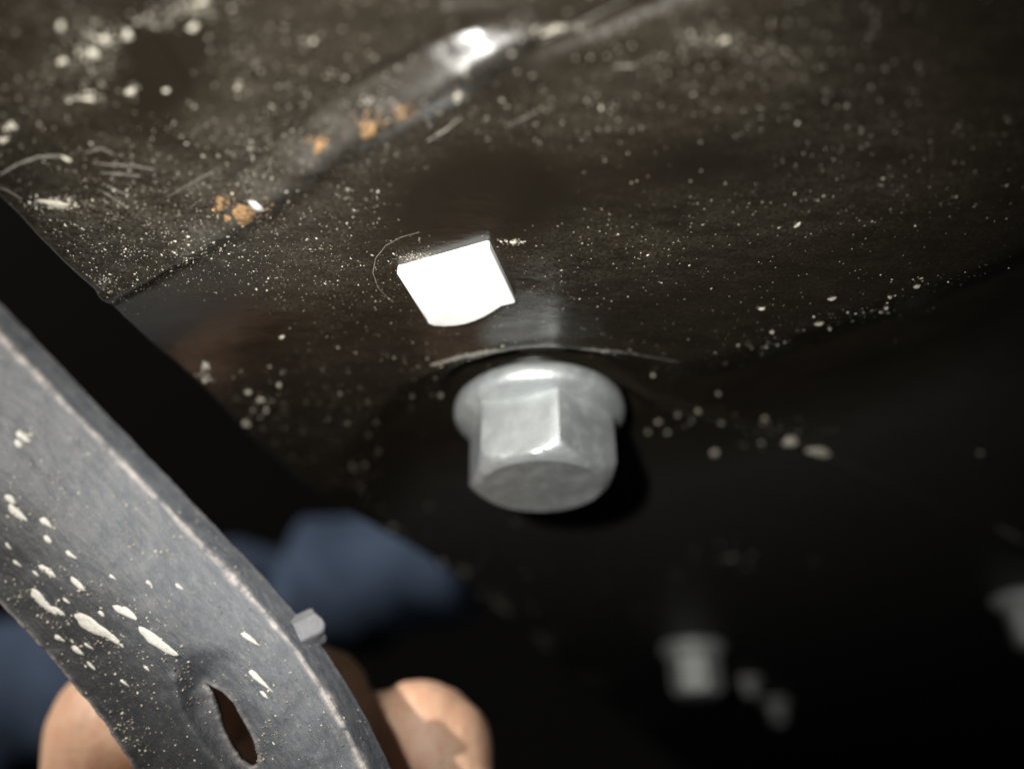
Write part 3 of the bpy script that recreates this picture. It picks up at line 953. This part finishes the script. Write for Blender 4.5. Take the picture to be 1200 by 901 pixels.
for i, (x, y, l, w) in enumerate([(20, 601, 30, 11), (54, 612, 16, 10), (56, 632, 13, 8), (83, 650, 14, 7), (56, 669, 22, 9), (91, 684, 26, 9), (51, 706, 38, 13), (68, 716, 20, 8), (110, 734, 50, 17),
                                  (135, 750, 24, 10), (149, 718, 34, 13), (186, 753, 46, 16), (70, 748, 14, 7), (91, 762, 17, 8), (107, 780, 15, 5), (119, 719, 11, 6), (293, 748, 24, 8), (305, 797, 34, 8), (310, 814, 13, 6),
                                  (28, 512, 18, 12), (22, 520, 12, 10), (12, 585, 16, 10), (104, 757, 12, 5), (42, 672, 9, 5), (78, 704, 10, 5), (20, 660, 12, 5), (10, 640, 10, 5), (175, 683, 10, 5), (210, 687, 12, 5), (146, 800, 12, 5), (172, 783, 9, 5), (132, 676, 9, 5)]):
    splat(x, y, l * 1.12, w * 0.78, A_ + random.uniform(-0.12, 0.12), 300 + i)
    SPL.append((x, y, l, w))
# grit on the strap
n = 5200
a = RNG.random(n); b = np.clip(RNG.random(n), 0.02, 0.98)
ii = (a * (NU - 1)).astype(int); jj = (b * (NV - 1)).astype(int)
ok = ~ins[ii, jj]
ii, jj = ii[ok], jj[ok]
pts = SV[ii, jj]
sz = D2[ii, jj] / FPX * (0.28 + 1.2 * RNG.random(len(ii)) ** 6)
ex_p, ex_s, ex_n = [], [], []
for x, y, l, w in [(a, b, c * 1.5, d * 1.6) for a, b, c, d in SPL if c > 14] + [(150, 797, 70, 26), (140, 842, 60, 26), (155, 635, 40, 10), (190, 645, 26, 8), (60, 560, 30, 14), (215, 790, 34, 22), (160, 870, 50, 20), (332, 868, 44, 12), (320, 850, 30, 10), (222, 812, 26, 12),
                                                                              (300, 880, 30, 30), (20, 690, 60, 14), (60, 730, 80, 12)]:
    for _ in range(int(8 + l * w / 26)):
        u, v_ = RNG.normal() * l * 0.38, RNG.normal() * w * 0.36
        qx = x + u * math.cos(A_) - v_ * math.sin(A_); qy = y + u * math.sin(A_) + v_ * math.cos(A_)
        d_ = (FLAT[:, 0] - qx) ** 2 + (FLAT[:, 1] - qy) ** 2
        kk = d_.argmin()
        if d_[kk] > 9 or ins.reshape(-1)[kk]: continue
        dd = DFL[kk]
        ex_p.append(P(qx, qy, dd)); ex_n.append(-(P(qx, qy, dd) - CAM)); ex_s.append(dd / FPX * (0.5 + 1.8 * RNG.random() ** 4))
pts = np.concatenate([pts, np.array(ex_p)]); sz = np.concatenate([sz, ex_s])
g = grains('grit', pts, np.concatenate([-DIRS[ii, jj], np.array(ex_n)]), sz, M_GRAIN, None, 0.5)
under(g, strap_root); tag(g, kind='stuff')
# pale stud poking out of the flange
ax = Vector(RT * 0.80 + UP * 0.30 + FWD * 0.52).normalized()
v, f = hex_head(0.0024, 0.0, -0.0034, 0.0007, 0.0, 8)
st = mesh_obj('stud_end', v, f, M_DULLER)
for vtx in st.data.vertices:
    c_ = vtx.co; vtx.co = c_ * (1 + 0.22 * (float(fbm(np.array(c_.x * 700 + 3), np.array(c_.y * 700 + c_.z * 500), 2)) - 0.5))
st.parent = strap_root
st.matrix_parent_inverse = Matrix.Translation(-Vector(strap_root.location))
st.rotation_euler = ax.to_track_quat('-Z', 'Y').to_euler()
st.location = tuple(P(346, 746, 0.0915))

# ================================================================== the person: hand and jeans
def hand_sdf(X, Y, Z):
    F = None
    def add(a, b, ra, rb, k=0.004):
        nonlocal F
        c = capsule(X, Y, Z, a, b, ra, rb)
        F = c if F is None else smin(F, c, k)
    mcp = [P(136, 846, 0.120), P(134, 945, 0.122), P(142, 1040, 0.124), P(160, 1125, 0.126)]
    wrist = P(150, 1330, 0.138)
    # palm
    for i, m in enumerate(mcp):
        add(wrist + (m - wrist) * 0.15, m, 0.0115, 0.0088, 0.006)
    for a, b in zip(mcp[:-1], mcp[1:]): add(a, b, 0.0088, 0.0088, 0.005)
    add(wrist, P(120, 1900, 0.20), 0.021, 0.030, 0.012)
    G = F
    # fingers, each on its own chain
    ch = [[mcp[0], P(364, 826, 0.118), P(352, 905, 0.110), P(300, 930, 0.106)],
          [mcp[1], P(500, 866, 0.115), P(530, 972, 0.107), P(452, 1025, 0.102)],
          [mcp[2], P(470, 985, 0.112), P(500, 1075, 0.104), P(430, 1110, 0.101)],
          [mcp[3], P(400, 1110, 0.116), P(430, 1180, 0.108), P(380, 1200, 0.104)],
          [wrist + (mcp[1] - wrist) * 0.35 + np.array([0.006, -0.014, -0.004]), P(210, 1170, 0.100), P(330, 1100, 0.0915), P(430, 1060, 0.0895)]]
    rr = [[0.0088, 0.0086, 0.0078, 0.0068], [0.0090, 0.0080, 0.0077, 0.0068], [0.0095, 0.0082, 0.0074, 0.0066], [0.0085, 0.0070, 0.0064, 0.0058], [0.0125, 0.0105, 0.0088, 0.0075]]
    for c, r in zip(ch, rr):
        f = None
        for i in range(3):
            s = capsule(X, Y, Z, c[i], c[i + 1], r[i], r[i + 1])
            f = s if f is None else smin(f, s, 0.0022)
        G = smin(G, f, 0.0016)
    # knuckle: flatter top, creases across the joints, tendons and loose skin
    kn = P(486, 846, 0.114); a_ = P(532, 880, 0.114)
    G = smin(G, capsule(X, Y, Z, kn, a_, 0.0056, 0.0060), 0.003)
    for jnt, ax_, n_ in ((P(500, 866, 0.115), P(530, 972, 0.107) - P(118, 945, 0.122), 4), (P(364, 826, 0.118), P(352, 905, 0.110) - P(124, 852, 0.120), 4), (P(124, 852, 0.120), P(364, 826, 0.118) - P(124, 852, 0.120), 4)):
        ax_ = ax_ / np.linalg.norm(ax_)
        t_ = (X - jnt[0]) * ax_[0] + (Y - jnt[1]) * ax_[1] + (Z - jnt[2]) * ax_[2]
        r2 = (X - jnt[0]) ** 2 + (Y - jnt[1]) ** 2 + (Z - jnt[2]) ** 2
        G = G + 0.00035 * np.exp(-r2 / 0.00016) * np.sin(t_ * 2200 + 2.0 * np.sin(X * 500))
    G = G + 0.00045 * np.sin(X * 210 + 1) * np.sin(Y * 260) * np.sin(Z * 230 + 2)
    return G
pts = np.array([P(20, 760, 0.135), P(620, 1260, 0.08), P(20, 1440, 0.15), P(600, 800, 0.12), P(20, 1300, .1), P(600, 1250, .13)])
lo = pts.min(0) - 0.012; hi = pts.max(0) + 0.012
st_ = 0.0011
v, q = surface_nets(hand_sdf, lo, hi, [int((hi[i] - lo[i]) / st_) + 1 for i in range(3)])
person = quads_obj('person', v, q, M_SKIN)
sm = person.modifiers.new('smooth', 'SMOOTH'); sm.iterations = 2; sm.factor = 0.5
tag(person, 'person in blue jeans, bare hand gripping the dark strap from behind', 'person')

JA, JB = P(700, 585, 0.50), P(-420, 980, 0.46)
def jeans_sdf(X, Y, Z):
    F = capsule(X, Y, Z, JA, JB, 0.040, 0.062)
    # folds of the cloth
    F = F + 0.0052 * np.sin((X * 0.9 + Z * 0.45 + 0.012 * np.sin(Z * 60)) * 120) * (0.5 + 0.5 * np.sin(Z * 31 + X * 17))
    F = F + 0.0022 * np.sin(Z * 75 + X * 60 + 1.3 * np.sin(X * 40))
    # seam
    sx = P(340, 640, 0.46)[0]
    F = F - 0.004 * np.exp(-((X - sx) / 0.004) ** 2) + 0.011 * np.exp(-((X - sx + 0.011) / 0.007) ** 2) + 0.006 * smooth(sx + 0.02, sx + 0.10, X) * np.abs(np.sin(X * 70 + Z * 40))
    return F
lo = np.minimum(JA, JB) - 0.075; hi = np.maximum(JA, JB) + 0.075
st_ = 0.0042
v, q = surface_nets(jeans_sdf, lo, hi, [int((hi[i] - lo[i]) / st_) + 1 for i in range(3)])
jeans = quads_obj('jeans', v, q, M_DENIM, person)
jeans['label'] = 'blue denim trouser leg, blurred in the background'

# ================================================================== added backdrop, near-black colour stands in for unlit depth
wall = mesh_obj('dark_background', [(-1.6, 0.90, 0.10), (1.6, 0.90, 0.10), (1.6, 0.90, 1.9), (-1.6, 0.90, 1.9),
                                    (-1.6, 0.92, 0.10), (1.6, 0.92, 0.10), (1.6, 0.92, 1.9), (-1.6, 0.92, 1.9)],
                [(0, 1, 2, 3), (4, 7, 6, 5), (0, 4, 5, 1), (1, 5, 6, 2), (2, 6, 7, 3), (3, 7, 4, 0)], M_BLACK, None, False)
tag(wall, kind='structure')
